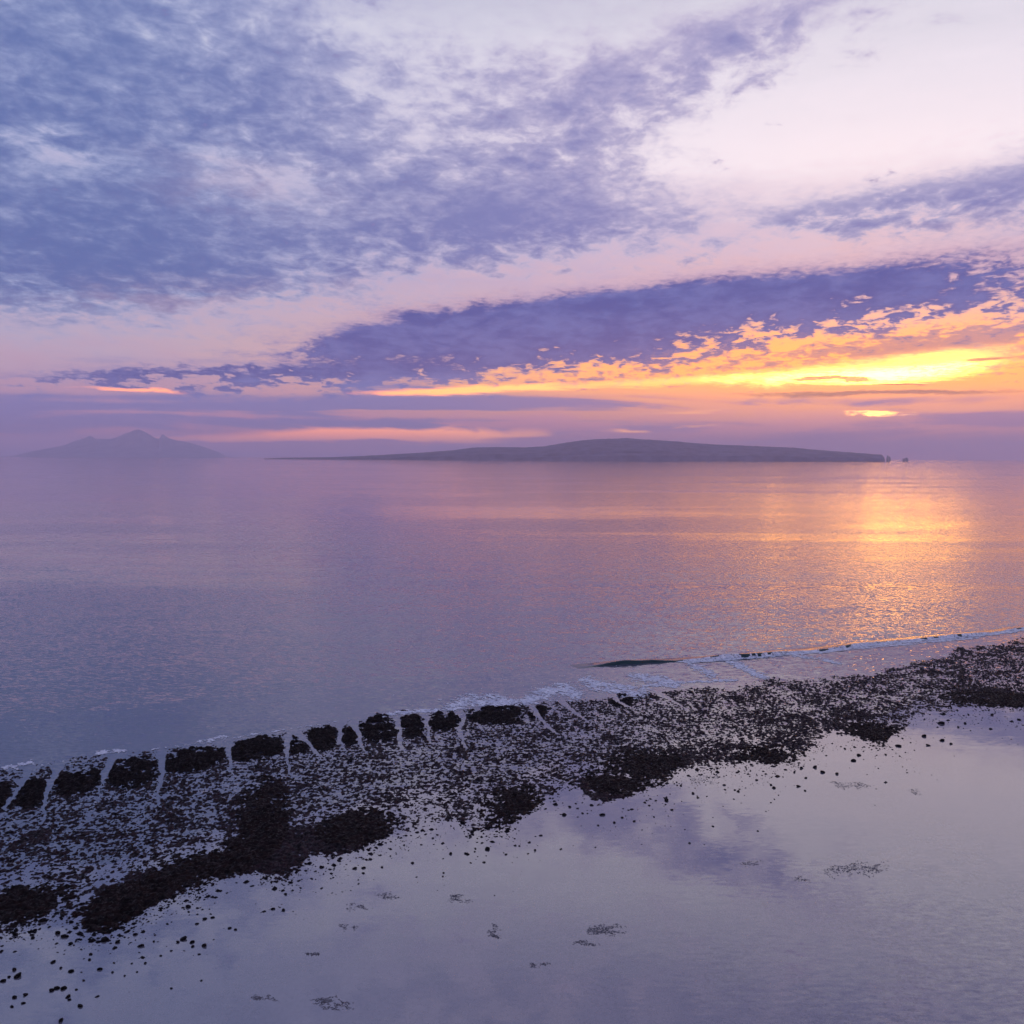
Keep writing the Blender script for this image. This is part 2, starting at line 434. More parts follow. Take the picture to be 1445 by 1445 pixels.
# ------------------------------------------------------------------ reef map (photograph pixels)
OUTER = [(-260, 1135), (-80, 1102), (0, 1082), (60, 1075), (140, 1063), (220, 1057), (290, 1048), (330, 1041), (400, 1031), (450, 1022),
         (500, 1014), (540, 1008), (590, 1003), (640, 1000), (700, 994), (740, 989), (800, 984), (853, 980), (920, 973), (992, 967),
         (1032, 970), (1094, 954), (1202, 952), (1246, 945), (1268, 934), (1335, 925), (1349, 909), (1445, 901), (1560, 886), (1750, 868)]
INNER = [(-260, 1400), (-60, 1345), (0, 1327), (20, 1312), (60, 1296), (88, 1288), (93, 1303), (126, 1319), (159, 1316), (186, 1296), (216, 1279), (249, 1264),
         (286, 1256), (309, 1246), (359, 1232), (399, 1250), (422, 1232), (436, 1209), (476, 1213), (514, 1199), (549, 1182), (594, 1170),
         (639, 1160), (677, 1175), (718, 1172), (746, 1151), (777, 1127), (798, 1110), (819, 1113), (829, 1130), (850, 1137), (881, 1130),
         (934, 1114), (956, 1092), (1014, 1087), (1059, 1078), (1090, 1083), (1121, 1078), (1148, 1052), (1179, 1034), (1219, 1047), (1251, 1056),
         (1258, 1038), (1286, 1029), (1291, 1012), (1335, 1003), (1380, 998), (1445, 1003), (1560, 990), (1750, 975)]
# patches: cx, cy, rx, ry, rotation (deg, clockwise on the picture), change of coverage
PATCH = [(40, 1275, 80, 32, -8, .9), (170, 1283, 75, 30, -22, 1.1), (290, 1222, 110, 28, -18, .8), (372, 1150, 42, 62, 8, .7), (385, 1205, 50, 30, 0, .6),
         (225, 1160, 45, 24, -10, .5), (50, 1190, 34, 22, -25, .45), (505, 1168, 62, 26, -8, .85), (470, 1190, 40, 18, 0, .5), (425, 1120, 30, 30, 0, .2),
         (722, 1138, 48, 30, -10, .8), (690, 1108, 40, 14, 0, .3), (655, 1065, 18, 12, 0, .6), (900, 1085, 75, 30, -8, .55), (858, 1117, 42, 18, 0, .7), (985, 1065, 70, 18, -4, .35),
         (1085, 1066, 50, 14, 0, .55), (1110, 1035, 50, 26, 0, .35), (1040, 1000, 70, 20, 8, .18), (1235, 1036, 44, 16, 10, .6), (1195, 1012, 90, 18, 0, .35),
         (1400, 988, 80, 13, 3, .7), (1330, 962, 100, 24, 0, .25), (930, 1000, 70, 16, 15, .15), (790, 1035, 30, 12, 25, .35), (870, 1050, 60, 24, 0, .25), (1170, 968, 60, 14, 0, .2),
         (130, 1195, 75, 36, -20, -.35), (560, 1085, 130, 34, -4, -.25), (640, 1125, 80, 26, 0, -.32), (450, 1145, 36, 30, 0, -.15), (795, 1085, 34, 36, 10, -.4),
         (735, 1060, 70, 26, 0, -.2), (100, 1268, 18, 26, 30, -1.3), (60, 1240, 60, 20, -20, -.2), (1150, 1000, 30, 12, 0, -.2), (1290, 985, 60, 14, 0, -.3), (1120, 985, 90, 12, 0, -.1)]
SPURS = [(2, 1124, 16, 20, 20), (44, 1121, 24, 19, 20), (108, 1104, 34, 16, 15), (188, 1091, 36, 20, 15), (276, 1071, 44, 16, 14), (364, 1056, 38, 17, 12), (421, 1053, 15, 12, 0),
         (455, 1042, 22, 17, 10), (493, 1041, 15, 12, 0), (535, 1028, 26, 19, 6), (582, 1023, 15, 17, 5), (624, 1017, 25, 14, 5), (700, 1010, 38, 12, 0), (760, 1006, 14, 7, 20), (880, 990, 18, 7, 10)]
GROOVE = [([(45, 1066), (36, 1098), (22, 1117), (2, 1147)], 8.5), ([(92, 1068), (76, 1094), (66, 1118), (63, 1143)], 9), ([(166, 1056), (153, 1085), (145, 1100), (139, 1114)], 8.5),
          ([(229, 1048), (228, 1075), (226, 1100), (223, 1124)], 10), ([(322, 1036), (323, 1062), (325, 1086)], 7.5), ([(414, 1024), (404, 1052), (407, 1082)], 6.5),
          ([(414, 1028), (428, 1043), (446, 1062)], 6.5), ([(484, 1012), (479, 1034), (482, 1052)], 6), ([(498, 1014), (504, 1030), (511, 1052)], 6.5),
          ([(556, 1002), (562, 1028), (566, 1050)], 8.5), ([(596, 998), (601, 1018), (604, 1038)], 8), ([(643, 996), (654, 1013), (648, 1028), (655, 1048)], 7),
          ([(743, 988), (757, 1008), (774, 1026)], 7), ([(783, 982), (803, 999), (822, 1014)], 6), ([(862, 976), (872, 990), (890, 998)], 6),
          ([(915, 970), (935, 980), (960, 996)], 5), ([(1332, 900), (1350, 910), (1372, 917)], 3.2), ([(1366, 895), (1386, 903), (1405, 909)], 3), ([(1400, 893), (1418, 899), (1435, 904)], 2.8)]

GROOVE = [(pts + [(pts[-1][0] + 0.55 * (pts[-1][0] - pts[-2][0]) + 3, pts[-1][1] + 0.55 * (pts[-1][1] - pts[-2][1]))], w) for pts, w in GROOVE]
def interp(poly, px):
    p = np.array(poly, float); return np.interp(px, p[:, 0], p[:, 1])
def ell(px, py, cx, cy, rx, ry, rot, n=2):
    c, s = math.cos(math.radians(rot)), math.sin(math.radians(rot))
    u = ((px - cx) * c + (py - cy) * s) / rx; v = (-(px - cx) * s + (py - cy) * c) / ry
    return np.abs(u) ** n + np.abs(v) ** n
def seg_dist(px, py, pts, aspect):
    best = np.full_like(px, 1e9)
    for (ax, ay), (bx, by) in zip(pts[:-1], pts[1:]):
        vx, vy = bx - ax, (by - ay) * aspect
        wx, wy = px - ax, (py - ay) * aspect
        t = np.clip((wx * vx + wy * vy) / (vx * vx + vy * vy), 0, 1)
        best = np.minimum(best, np.hypot(wx - t * vx, wy - t * vy))
    return best

def reef_height(X, Y):
    px, py = PX(X, Y)
    jit = fbm(X, Y, 9.0, 3, 0.6, 40)
    jit2 = fbm(X, Y, 3.0, 3, 0.6, 45)
    ppm = (py - 640).clip(60) / CAM_H           # pixels per metre across, at that distance
    out = interp(OUTER, px); inn = interp(INNER, px + jit2 * 6)
    d_out = (py - out) + jit * 5 + jit2 * 3     # >0 inside, picture pixels
    d_in = (inn - py) + jit * 4 + jit2 * 5
    cov = 0.29 - 0.03 * smooth(px, 500, 900) + 0.13 * jit + 0.05 * jit2
    for cx, cy, rx, ry, rot, amp in PATCH:
        cov += amp * 0.86 * np.exp(-ell(px + jit2 * 11 + jit * 7, py + jit * 5 + jit2 * 5, cx, cy, rx, ry, rot))
    spur = np.zeros_like(px)
    for cx, cy, rx, ry, rot in SPURS:
        spur = np.maximum(spur, 1.25 - ell(px + jit2 * 8, py + jit2 * 7 + jit * 6, cx, cy, rx, ry, -rot, 2.3))
    sp = smooth(spur, -0.4, 1.2) * (0.45 + 0.55 * smooth(jit2 + 0.6 * jit, -.6, .4))
    cov = np.maximum(cov, 0.36 + 0.68 * sp)
    # half-drowned lip at the sea side, ragged edge at the lagoon side
    soft = np.where(px < 700, 22.0, 10.0)
    cov -= 0.34 * (1 - smooth(d_out, 0, soft)) * (1 - sp * 0.8)
    cov -= 1.3 * (1 - smooth(d_out, -6, 5))
    cov -= 1.3 * (1 - smooth(d_in, -10, 8))
    n = 0.68 * fbm(X, Y, 0.9, 3, 1.0, 3) + 0.20 * fbm(X, Y, 5.0, 2, 0.6, 9) + 0.26 * np.abs(fbm(X, Y, 0.65, 2, 0.6, 21)) - 0.05
    # radial furrows left by the backwash, pointing from sea to lagoon
    h = (n * 0.70 + (cov - 0.52) * 0.62) * 0.62
    h += 0.14 * sp * (0.7 + 0.8 * jit2)
    for pts, w in GROOVE:
        g = seg_dist(px + jit2 * 3.6 + jit * 3, py + jit2 * 2, pts, 1.0)
        tip = np.clip((py - pts[0][1]) / max(1.0, pts[-1][1] - pts[0][1]), 0, 1)
        ww = w * (1.30 - 1.12 * tip) * (1 + 0.55 * jit2 + 0.3 * jit)
        h = np.minimum(h, -0.25 + 0.9 * smooth(g, ww * 0.35, ww * 1.0))
    return np.clip(h, -0.6, 1.1), px, py

A = G(0, 1195); B = G(1445, 955)
ux = Vector((B.x - A.x, B.y - A.y)).normalized(); uy = Vector((-ux.y, ux.x))
STEP = 0.18
s = np.arange(-38, (B - A).length + 55, STEP); t = np.arange(-62, 66, STEP)
SS, TT = np.meshgrid(s, t)
GX = A.x + ux.x * SS + uy.x * TT; GY = A.y + ux.y * SS + uy.y * TT
GX = GX + 0.06 * perlin(GX * 3, GY * 3, 77); GY = GY + 0.06 * perlin(GX * 3 + 9, GY * 3, 78)
H, RPX, RPY = reef_height(GX, GY)
nt, ns = H.shape
V = np.stack([GX, GY, H], -1).reshape(-1, 3)
idx = np.arange(nt * ns).reshape(nt, ns)
FQ = np.stack([idx[:-1, :-1], idx[:-1, 1:], idx[1:, 1:], idx[1:, :-1]], -1).reshape(-1, 4)
hf = H.reshape(-1)
keep = (hf[FQ].max(axis=1) > -0.05)
FQ = FQ[keep]
fpx = RPX.reshape(-1)[FQ].mean(axis=1); fpy = RPY.reshape(-1)[FQ].mean(axis=1)
owner = np.full(len(FQ), -1)
for k, (cx, cy, rx, ry, rot) in enumerate(SPURS):
    e = ell(fpx, fpy, cx, cy, rx, ry, -rot)
    owner[(e < 1.25) & (owner < 0)] = k
MATS_PX = [(40, 1278, 82, 34, -8), (170, 1283, 80, 34, -22), (300, 1218, 110, 30, -18), (372, 1150, 42, 60, 8), (505, 1168, 66, 28, -8),
           (722, 1138, 50, 32, -10), (895, 1090, 75, 34, -8), (1085, 1066, 54, 15, 0), (1235, 1036, 46, 17, 10), (1400, 988, 80, 13, 3)]
MAT_LABEL = ['solid dark weed bed at the left edge of the picture', 'smooth brown weed bed, lowest tip of the reef', 'long dark weed bed along the lower left reef margin',
             'dark weed bed running up the middle of the left reef', 'ragged dark weed bed left of the reef middle', 'small dark weed bed at the reef middle',
             'broad dark weed bed right of the lagoon notch', 'narrow dark weed bed above the scattered rocks', 'weed tongue reaching into the lagoon on the right', 'dark weed margin at the right edge of the picture']
for k, e in enumerate(MATS_PX):
    q = ell(fpx, fpy, *e)
    owner[(q < 0.9) & (owner < 0)] = 100 + k
reef = None
vv, ff = submesh(V, FQ[owner == -1])
reef = structure(mesh_np('reef_flat', vv, ff, M_reef), 'dark weedy reef flat broken by pools of bright water')
for k in range(len(SPURS)):
    sel = FQ[owner == k]
    if len(sel):
        vv, ff = submesh(V, sel); mesh_np('reef_spur', vv, ff, M_spur, reef)
for k in range(len(MATS_PX)):
    sel = FQ[owner == 100 + k]
    if len(sel):
        vv, ff = submesh(V, sel); o = mesh_np('weed_bed', vv, ff, M_mat, reef); o['label'] = MAT_LABEL[k]

# ------------------------------------------------------------------ water
mid = []
for x in range(-200, 1700, 40):
    yo = float(interp(OUTER, x)); yi = float(interp(INNER, x))
    mid.append(G(x, yo + 0.62 * (yi - yo)))
d0 = (mid[0] - mid[1]).normalized(); d1 = (mid[-1] - mid[-2]).normalized()
d1 = Vector((0.87, 0.49, 0)).normalized(); d0 = -d1
line = [mid[0] + d0 * 30000] + [mid[0] + d0 * k for k in (6000, 900, 150)] + mid + [mid[-1] + d1 * k for k in (150, 900, 6000)] + [mid[-1] + d1 * 30000]
def sheet(name, line, off, mat):
    v = [(p.x, p.y, 0) for p in line] + [(p.x + off[0], p.y + off[1], 0) for p in line]
    n = len(line)
    f = [(i, i + 1, n + i + 1, n + i) for i in range(n - 1)]
    if off[1] < 0: f = [q[::-1] for q in f]
    return structure(mesh_np(name, v, f, mat, smooth_shade=False))
sea = sheet('sea', line, (-15000, 36000), M_sea); sea['label'] = 'calm lilac sea with an orange sun path'
lag = sheet('lagoon', line, (3000, -6000), M_lagoon); lag['label'] = 'still shallow lagoon mirroring the evening sky'

# ------------------------------------------------------------------ breaking wave and foam
BREAK = [(815, 943), (845, 940), (880, 937), (934, 934.5), (985, 932), (1050, 927.5), (1100, 923), (1157, 918), (1210, 912), (1268, 905), (1330, 900), (1380, 896), (1445, 888), (1540, 878), (1640, 868)]
def resample(pts, step):
    P = [G(*p) for p in pts]; out = []
    for a, b in zip(P[:-1], P[1:]):
        n = max(1, int((b - a).length / step))
        for i in range(n): out.append(a.lerp(b, i / n))
    out.append(P[-1]); return out
def wave_strip():
    ln = resample(BREAK, 0.5)
    n = len(ln); prof = np.linspace(-5.0, 1.6, 23)
    v = []; hs = []
    arr = np.array([(p.x, p.y) for p in ln])
    # smooth the line
    for _ in range(12): arr[1:-1] = (arr[:-2] + 2 * arr[1:-1] + arr[2:]) / 4
    tan = np.gradient(arr, axis=0); tan /= np.linalg.norm(tan, axis=1)[:, None]
    nor = np.stack([tan[:, 1], -tan[:, 0]], -1)          # toward the lagoon
    L = np.linspace(0, 1, n)
    pxs, _ = PX(arr[:, 0], arr[:, 1])
    amp = 0.95 * smooth(pxs, 815, 900) * (0.72 + 0.28 * np.sin(L * 37) + 0.25 * perlin(L * 30, L * 0 + 3.3, 5)) * (1 - 0.35 * smooth(pxs, 980, 1200))
    amp = np.clip(amp, 0.0, 1.2)
    wob = 0.5 * perlin(L * 60, L * 0 + 1.1, 6) + 1.3 * perlin(L * 14, L * 0 + 4.1, 8)
    for i in range(n):
        for q in prof:
            if q < 0: hh = math.exp(-(q / 2.2) ** 2)
            else: hh = max(0.0, 1 - (q / 0.55) ** 1.5) if q < 0.55 else 0.0
            off = q + wob[i] * math.exp(-(q / 3) ** 2) * 0.7
            v.append((arr[i, 0] + nor[i, 0] * off, arr[i, 1] + nor[i, 1] * off, amp[i] * hh - 0.02 * (hh < 0.03) + 0.006))
    m = len(prof); I = np.arange(n * m).reshape(n, m)
    f = np.stack([I[:-1, :-1], I[:-1, 1:], I[1:, 1:], I[1:, :-1]], -1).reshape(-1, 4)
    return np.array(v), f, arr, nor, amp, pxs
wv, wf, warr, wnor, wamp, wpx = wave_strip()
wave = bpy.data.objects.new('breaking_wave', None); COL.objects.link(wave)
c0 = Vector((float(warr[:, 0].mean()), float(warr[:, 1].mean()), 0)); wave.location = c0
tag(wave, 'low breaking wave with dark green face along the right reef edge', 'wave')
mesh_np('wave_face', wv - np.array(c0), wf, M_wave, wave)

def foam_sheet(x0, y0, x1, y1, inside, thr, seed, z=0.035, step=0.2, lift=0.12):
    X, Y = np.meshgrid(np.arange(x0, x1, step), np.arange(y0, y1, step))
    X = X + step * 0.45 * perlin(X * 2.3, Y * 2.3, seed + 50); Y = Y + step * 0.45 * perlin(X * 2.3 + 5, Y * 2.3, seed + 51)
    w = inside(X, Y)
    U = X * 0.80 + Y * 0.60; Vv = -X * 0.60 + Y * 0.80          # wisps drawn out by the run-up
    n = 0.55 * fbm(U * 1.6, Vv * 0.55, 1.6, 4, 0.8, seed) + 0.25 * fbm(X, Y, 4.5, 2, 0.6, seed + 3) - 0.65 * np.abs(fbm(X, Y, 1.1, 3, 0.8, seed + 8)) + 0.16
    val = w * 0.75 - thr + n * 1.15
    Z = z + lift * np.clip(val, -0.3, 1) * 0.6
    I = np.arange(X.size).reshape(X.shape)
    f = np.stack([I[:-1, :-1], I[:-1, 1:], I[1:, 1:], I[1:, :-1]], -1).reshape(-1, 4)
    f = f[val.reshape(-1)[f].min(axis=1) > 0]
    return np.stack([X, Y, Z], -1).reshape(-1, 3), f
def foam_patch(pts, width, thr, seed, parent=None, name='foam_patch', taper=True):
    P = [G(*p) for p in pts]
    W2 = [(G(p[0], p[1] + width).y - G(*p).y) for p in pts]
    r = 2.2 * max(abs(q) for q in W2) + 3
    x0 = min(p.x for p in P) - r; x1 = max(p.x for p in P) + r
    y0 = min(p.y for p in P) - r; y1 = max(p.y for p in P) + r
    def inside(X, Y):
        px, py = PX(X, Y)
        dd = seg_dist(px, py, pts, 1.5) / (width * 1.5)
        return 1.35 * np.exp(-dd * dd) - 0.35
    v, f = foam_sheet(x0, y0, x1, y1, inside, thr, seed)
    if len(f) == 0: return None
    v, f = submesh(v, f)
    if parent is None:
        c = v.mean(axis=0); c[2] = 0
        o = mesh_np(name, v - c, f, M_foam); o.location = c
    else:
        o = mesh_np(name, v - np.array(parent.location), f, M_foam, parent)
    return o
# foam along the crest of the breaking wave (part of it): spilled on the face and in front of it
cr = []
crf = []
def crest_foam():
    wo = 0.0
    prof = np.linspace(0.1, 3.2, 18)
    n = len(warr); v = []; val = []
    for i in range(n):
        on = smooth(np.array([wpx[i]]), 930, 975)[0]
        for q in prof:
            hh = math.exp(-(q / 2.2) ** 2) if q < 0 else (max(0.0, 1 - (q / 0.55) ** 1.5) if q < 0.55 else 0.0)
            wo = 0.5 * perlin(np.array([i / (n - 1) * 60]), np.array([1.1]), 6)[0] + 1.3 * perlin(np.array([i / (n - 1) * 14]), np.array([4.1]), 8)[0] if q == prof[0] else wo
            x, y = warr[i] + wnor[i] * (q + wo * 0.7)
            v.append((x, y, wamp[i] * hh + 0.06 + 0.1 * max(0, 1 - abs(q) / 2)))
            val.append(on * 1.0 - 0.42 * abs(q - 1.2))
    v = np.array(v); val = np.array(val)
    nn = 0.7 * fbm(v[:, 0], v[:, 1], 7.0, 4, 0.75, 91)
    val = val - 0.36 + nn * 0.6 + 0.45 * fbm(v[:, 0], v[:, 1], 1.8, 3, 0.8, 95)
    v[:, 2] += 0.12 * np.clip(nn, -0.2, 1)
    m = len(prof); I = np.arange(n * m).reshape(n, m)
    f = np.stack([I[:-1, :-1], I[:-1, 1:], I[1:, 1:], I[1:, :-1]], -1).reshape(-1, 4)
    f = f[val[f].min(axis=1) > 0]
    return submesh(v - np.array(c0), f)
cv, cf = crest_foam()
mesh_np('foam_crest', cv, cf, M_foam, wave)

FOAMS = [([(60, 1080), (100, 1073), (130, 1068)], 2.6, .78, 'broken foam line left of the third surge channel'),
         ([(180, 1062), (225, 1056), (275, 1050)], 2.4, .78, 'broken foam line above the fourth surge channel'),
         ([(330, 1041), (400, 1030), (470, 1020), (530, 1011)], 2.6, .78, 'broken foam line above the small triangular spur'),
         ([(700, 993), (735, 990), (760, 985)], 3.0, .16, 'thin foam link between the two foam fans'),
         ([(905, 968), (980, 962), (1040, 960)], 3.0, .30, 'lacy foam drawn along the weed edge below the wave'),
         ([(1190, 917), (1290, 908), (1380, 900)], 2.0, .25, 'long foam trail behind the right end of the breaker'),
         ([(8, 1084), (24, 1081), (44, 1076)], 4.4, 0.39, 'short bright foam streak at the left picture edge'),
         ([(137, 1064), (155, 1061), (174, 1060)], 4.1, 0.33, 'thin white foam streak above the third surge channel'),
         ([(283, 1047), (300, 1043), (320, 1040)], 3.9, 0.39, 'thin white foam streak above the fifth surge channel'),
         ([(540, 1010), (560, 1006), (600, 1003), (640, 1001)], 3.3, 0.22, 'narrow foam line tracing the top of the rounded reef spurs'),
         ([(640, 998), (660, 989), (690, 988), (718, 993)], 10.3, 0.22, 'fan of white foam at the reef middle, left one of two'),
         ([(745, 988), (775, 976), (800, 974), (812, 980)], 10.3, 0.22, 'fan of white foam at the reef middle, right one of two'),
         ([(828, 962), (850, 968), (880, 975), (905, 978)], 10.3, 0.23, 'loose foam spreading below the tail of the breaking wave'),
         ([(895, 955), (925, 958), (950, 966)], 7.9, 0.25, 'faint foam patch just below the dark wave face'),
         ([(975, 938), (990, 945), (1004, 953)], 6.3, 0.22, 'foam tongue running in below the wave crest'),
         ([(1030, 934), (1048, 942), (1078, 956)], 5.1, 0.17, 'long slanting foam tongue between breaker and weed'),
         ([(1120, 926), (1160, 930), (1185, 937)], 3.6, 0.37, 'thin foam trail in the orange-lit shallows')]
for k, (pts, w, thr, lab) in enumerate(FOAMS):
    o = foam_patch(pts, w, thr, 200 + k * 7)
    if o: tag(o, lab, 'foam', 'foam on the water along the reef'); o['kind'] = 'stuff'

# ------------------------------------------------------------------ rocks in the shallows
def rock_mesh(seed):
    import bmesh
    bm = bmesh.new(); bmesh.ops.create_icosphere(bm, subdivisions=2, radius=1.0)
    r = random.Random(seed)
    planes = [(Vector((r.gauss(0, 1), r.gauss(0, 1), r.gauss(0, .7))).normalized(), r.uniform(.62, .95)) for _ in range(9)]
    for v in bm.verts:
        d = v.co.normalized(); k = 1.0
        for n, h in planes:
            c = d.dot(n)
            if c > 0.05: k = min(k, h / c)
        k *= 1 + r.uniform(-.07, .07)
        v.co = Vector((d.x * k, d.y * k * .85, d.z * k * .75))
    me = bpy.data.meshes.new('rock'); bm.to_mesh(me); bm.free()
    me.materials.append(M_rock)
    return me
RM = [rock_mesh(k) for k in range(7)]
ROCKS = [(796, 1150, 5.2), (850, 1150, 5), (804, 1139, 3), (815, 1141, 2.5), (822, 1148, 2.6), (829, 1148, 2.2), (844, 1165, 2.6), (867, 1161, 3), (878, 1154, 2.6), (895, 1159, 2.6), (652, 1161, 4), (666, 1175, 3.2), (688, 1199, 5.6),
         (636, 1205, 4), (658, 1205, 3.6), (671, 1198, 2.5), (670, 1202, 2.2), (714, 1206, 2.6), (683, 1217, 2.6), (582, 1218, 3.2), (747, 1189, 3.2), (733, 1194, 2.5), (763, 1179, 2.8), (755, 1200, 2.5), (513, 1225, 4), (500, 1226, 4),
         (454, 1224, 4), (435, 1219, 3), (539, 1224, 2.5), (551, 1208, 2.2), (570, 1193, 2.2), (587, 1169, 3), (611, 1183, 2.5), (626, 1232, 2.2), (625, 1237, 2), (432, 1219, 3), (403, 1262, 3), (424, 1253, 2.6), (385, 1283, 3.2), (400, 1285, 4),
         (324, 1310, 3.4), (332, 1312, 3), (266, 1280, 5), (282, 1267, 3), (289, 1297, 4), (300, 1295, 3), (278, 1304, 3), (259, 1326, 6), (251, 1330, 4), (271, 1330, 4), (272, 1336, 3), (288, 1335, 4.4), (281, 1347, 2.5), (242, 1342, 2.5),
         (227, 1349, 2.2), (199, 1335, 5.2), (217, 1329, 2.5), (191, 1319, 4), (166, 1330, 4), (146, 1328, 5), (161, 1339, 3), (177, 1316, 3), (128, 1347, 4), (100, 1332, 4), (91, 1322, 5.4), (81, 1317, 5), (60, 1300, 6.5), (48, 1314, 4), (46, 1324, 4), (22, 1320, 5),
         (100, 1371, 4.6), (141, 1368, 4.4), (126, 1355, 3), (75, 1358, 4), (86, 1366, 3), (25, 1378, 7), (20, 1369, 4), (13, 1379, 3.4), (4, 1385, 4), (159, 1372, 2.6), (176, 1377, 2.4), (205, 1359, 3), (186, 1360, 2.2), (161, 1359, 2.6),
         (90, 1395, 5.4), (80, 1395, 5), (73, 1398, 4), (96, 1407, 4), (98, 1411, 3), (36, 1404, 4.4), (20, 1408, 4.6), (33, 1416, 3.4), (17, 1421, 3.4), (113, 1420, 5.2), (86, 1440, 5), (118, 1384, 2.2), (108, 1397, 2.6), (284, 1384, 2.6), (242, 1395, 2.4), (300, 1249, 3),
         (940, 1130, 5), (948, 1143, 3.2), (978, 1120, 3.2), (1006, 1166, 2.6), (973, 1190, 2.6), (923, 1153, 2.2), (961, 1109, 2.6), (955, 1104, 2), (985, 1126, 2.6), (1022, 1108, 2.6), (1037, 1115, 2.2), (1042, 1117, 3.2), (1068, 1101, 3), (1088, 1108, 2.6), (1092, 1112, 3.6),
         (1127, 1110, 3.6), (1136, 1116, 2.8), (1135, 1066, 3), (1131, 1084, 3.6), (1137, 1098, 3), (1121, 1090, 2.6), (1150, 1083, 4), (1161, 1090, 4), (1181, 1092, 4), (1204, 1074, 5), (1212, 1066, 4), (1268, 1053, 4.6), (1310, 1052, 3.6), (1304, 1039, 4), (1328, 1021, 5), (1329, 1045, 4),
         (1342, 1050, 3), (1398, 1029, 3), (1438, 1016, 3), (1362, 1021, 3), (1400, 1009, 3), (1250, 1065, 2.6), (495, 1074, 4.2), (510, 1073, 2), (649, 1092, 3), (800, 1066, 2.4), (163, 1151, 4), (812, 1112, 2.6)]
NAMED = {(796, 1150): 'round black rock just below the notch in the reef, left one of a pair', (850, 1150): 'black rock below the notch in the reef, right one of a pair',
         (688, 1199): 'largest flat black rock in the shallows below the reef middle', (25, 1378): 'largest black rock near the lower left corner of the lagoon',
         (60, 1300): 'big black rock touching the weed bed in the lower left', (940, 1130): 'largest black rock in the bright shallows right of centre',
         (1204, 1074): 'flat black rock off the weed tongue on the right', (1328, 1021): 'tall black rock near the right end of the reef',
         (1268, 1053): 'black rock just off the tip of the right weed tongue', (259, 1326): 'biggest rock of the tight cluster off the lower left weed beds',
         (199, 1335): 'lone black rock left of the tight rock cluster', (266, 1280): 'black rock hugging the brown weed bed edge', (113, 1420): 'single black rock low in the left lagoon corner',
         (86, 1440): 'black rock cut by the bottom edge of the picture', (90, 1395): 'right rock of the short chain in the lower left lagoon', (495, 1074): 'lone black rock standing on the reef flat behind the spurs',
         (100, 1371): 'upright black rock in the lower left lagoon', (146, 1328): 'black rock just below the lowest tip of the brown weed', (1006, 1166): 'outlying tiny rock in the mirrored bright sky, upper one',
         (973, 1190): 'outlying tiny rock in the mirrored bright sky, lower one', (284, 1384): 'far outlying small rock right of the left lagoon rocks', (652, 1161): 'rounded rock at the weed margin left of the reef middle',
         (163, 1151): 'black rock lump on the left reef flat'}
ANCHOR = {(796, 1150): 'the round rock at the reef notch', (850, 1150): 'the second rock below the reef notch', (688, 1199): 'the largest flat rock below the reef middle',
          (25, 1378): 'the largest rock in the lower left corner', (60, 1300): 'the big rock touching the left weed bed', (940, 1130): 'the largest rock right of centre',
          (1204, 1074): 'the flat rock off the right weed tongue', (1328, 1021): 'the tall rock near the right reef end', (1268, 1053): 'the rock off the right weed tip',
          (259, 1326): 'the biggest rock of the left cluster', (199, 1335): 'the lone rock left of the cluster', (266, 1280): 'the rock hugging the brown weed',
          (113, 1420): 'the single rock low in the left corner', (86, 1440): 'the rock cut by the bottom edge', (90, 1395): 'the short rock chain lower left',
          (495, 1074): 'the lone rock behind the spurs', (100, 1371): 'the upright rock lower left', (146, 1328): 'the rock below the brown weed tip', (652, 1161): 'the rounded rock at the middle weed margin'}
ORD = ['', 'second ', 'third ', 'fourth ', 'fifth ', 'sixth ', 'seventh ', 'eighth ', 'ninth ']
def rock_labels():
    named = {}; seen = {}
    items = []
    for (px, py, r) in ROCKS:
        if (px, py) in NAMED: continue
        k = min(ANCHOR, key=lambda q: math.hypot(q[0] - px, (q[1] - py) * 1.6))
        dx_, dy_ = px - k[0], (py - k[1]) * 1.6
        side = ('right of' if dx_ > 0 else 'left of') if abs(dx_) > abs(dy_) else ('below' if dy_ > 0 else 'above')
        items.append((math.hypot(dx_, dy_), px, py, r, k, side))
    for dist, px, py, r, k, side in sorted(items):
        size = 'small' if r > 3.1 else 'tiny'
        c = seen.get((k, side, size), 0); seen[(k, side, size)] = c + 1
        named[(px, py)] = f'{ORD[min(c, 8)]}{size} dark rock {side} {ANCHOR[k]}' if c else f'nearest {size} dark rock {side} {ANCHOR[k]}'
    return named
ROCK_LABEL = rock_labels()
def zone(px, py):
    if px < 330: return 'rocks in the lower left shallows'
    if px < 640: return 'rocks left of the reef middle'
    if px < 920: return 'rocks below the reef middle'
    if px < 1145: return 'rocks in the bright shallows'
    return 'rocks along the right reef margin'
def put_rock(px, py, r, k):
    p = G(px, py)
    dist = math.sqrt(p.x ** 2 + p.y ** 2 + CAM_H ** 2)
    rad = 0.76 * r * dist / F
    o = bpy.data.objects.new('rock', RM[k % len(RM)]); COL.objects.link(o)
    o.rotation_euler = (random.uniform(-.3, .3), random.uniform(-.3, .3), random.uniform(0, 6.28))
    o.scale = (rad * random.uniform(1.0, 1.35), rad * random.uniform(.9, 1.2), rad * random.uniform(.5, .95))
    z = 0.18 * rad if py > float(interp(INNER, px)) - 6 else 0.25
    o.location = (p.x, p.y, z)
    tag(o, NAMED.get((px, py)) or ROCK_LABEL[(px, py)], 'rock', zone(px, py))
    return o
for k, (x, y, r) in enumerate(ROCKS): put_rock(x, y, r, k)

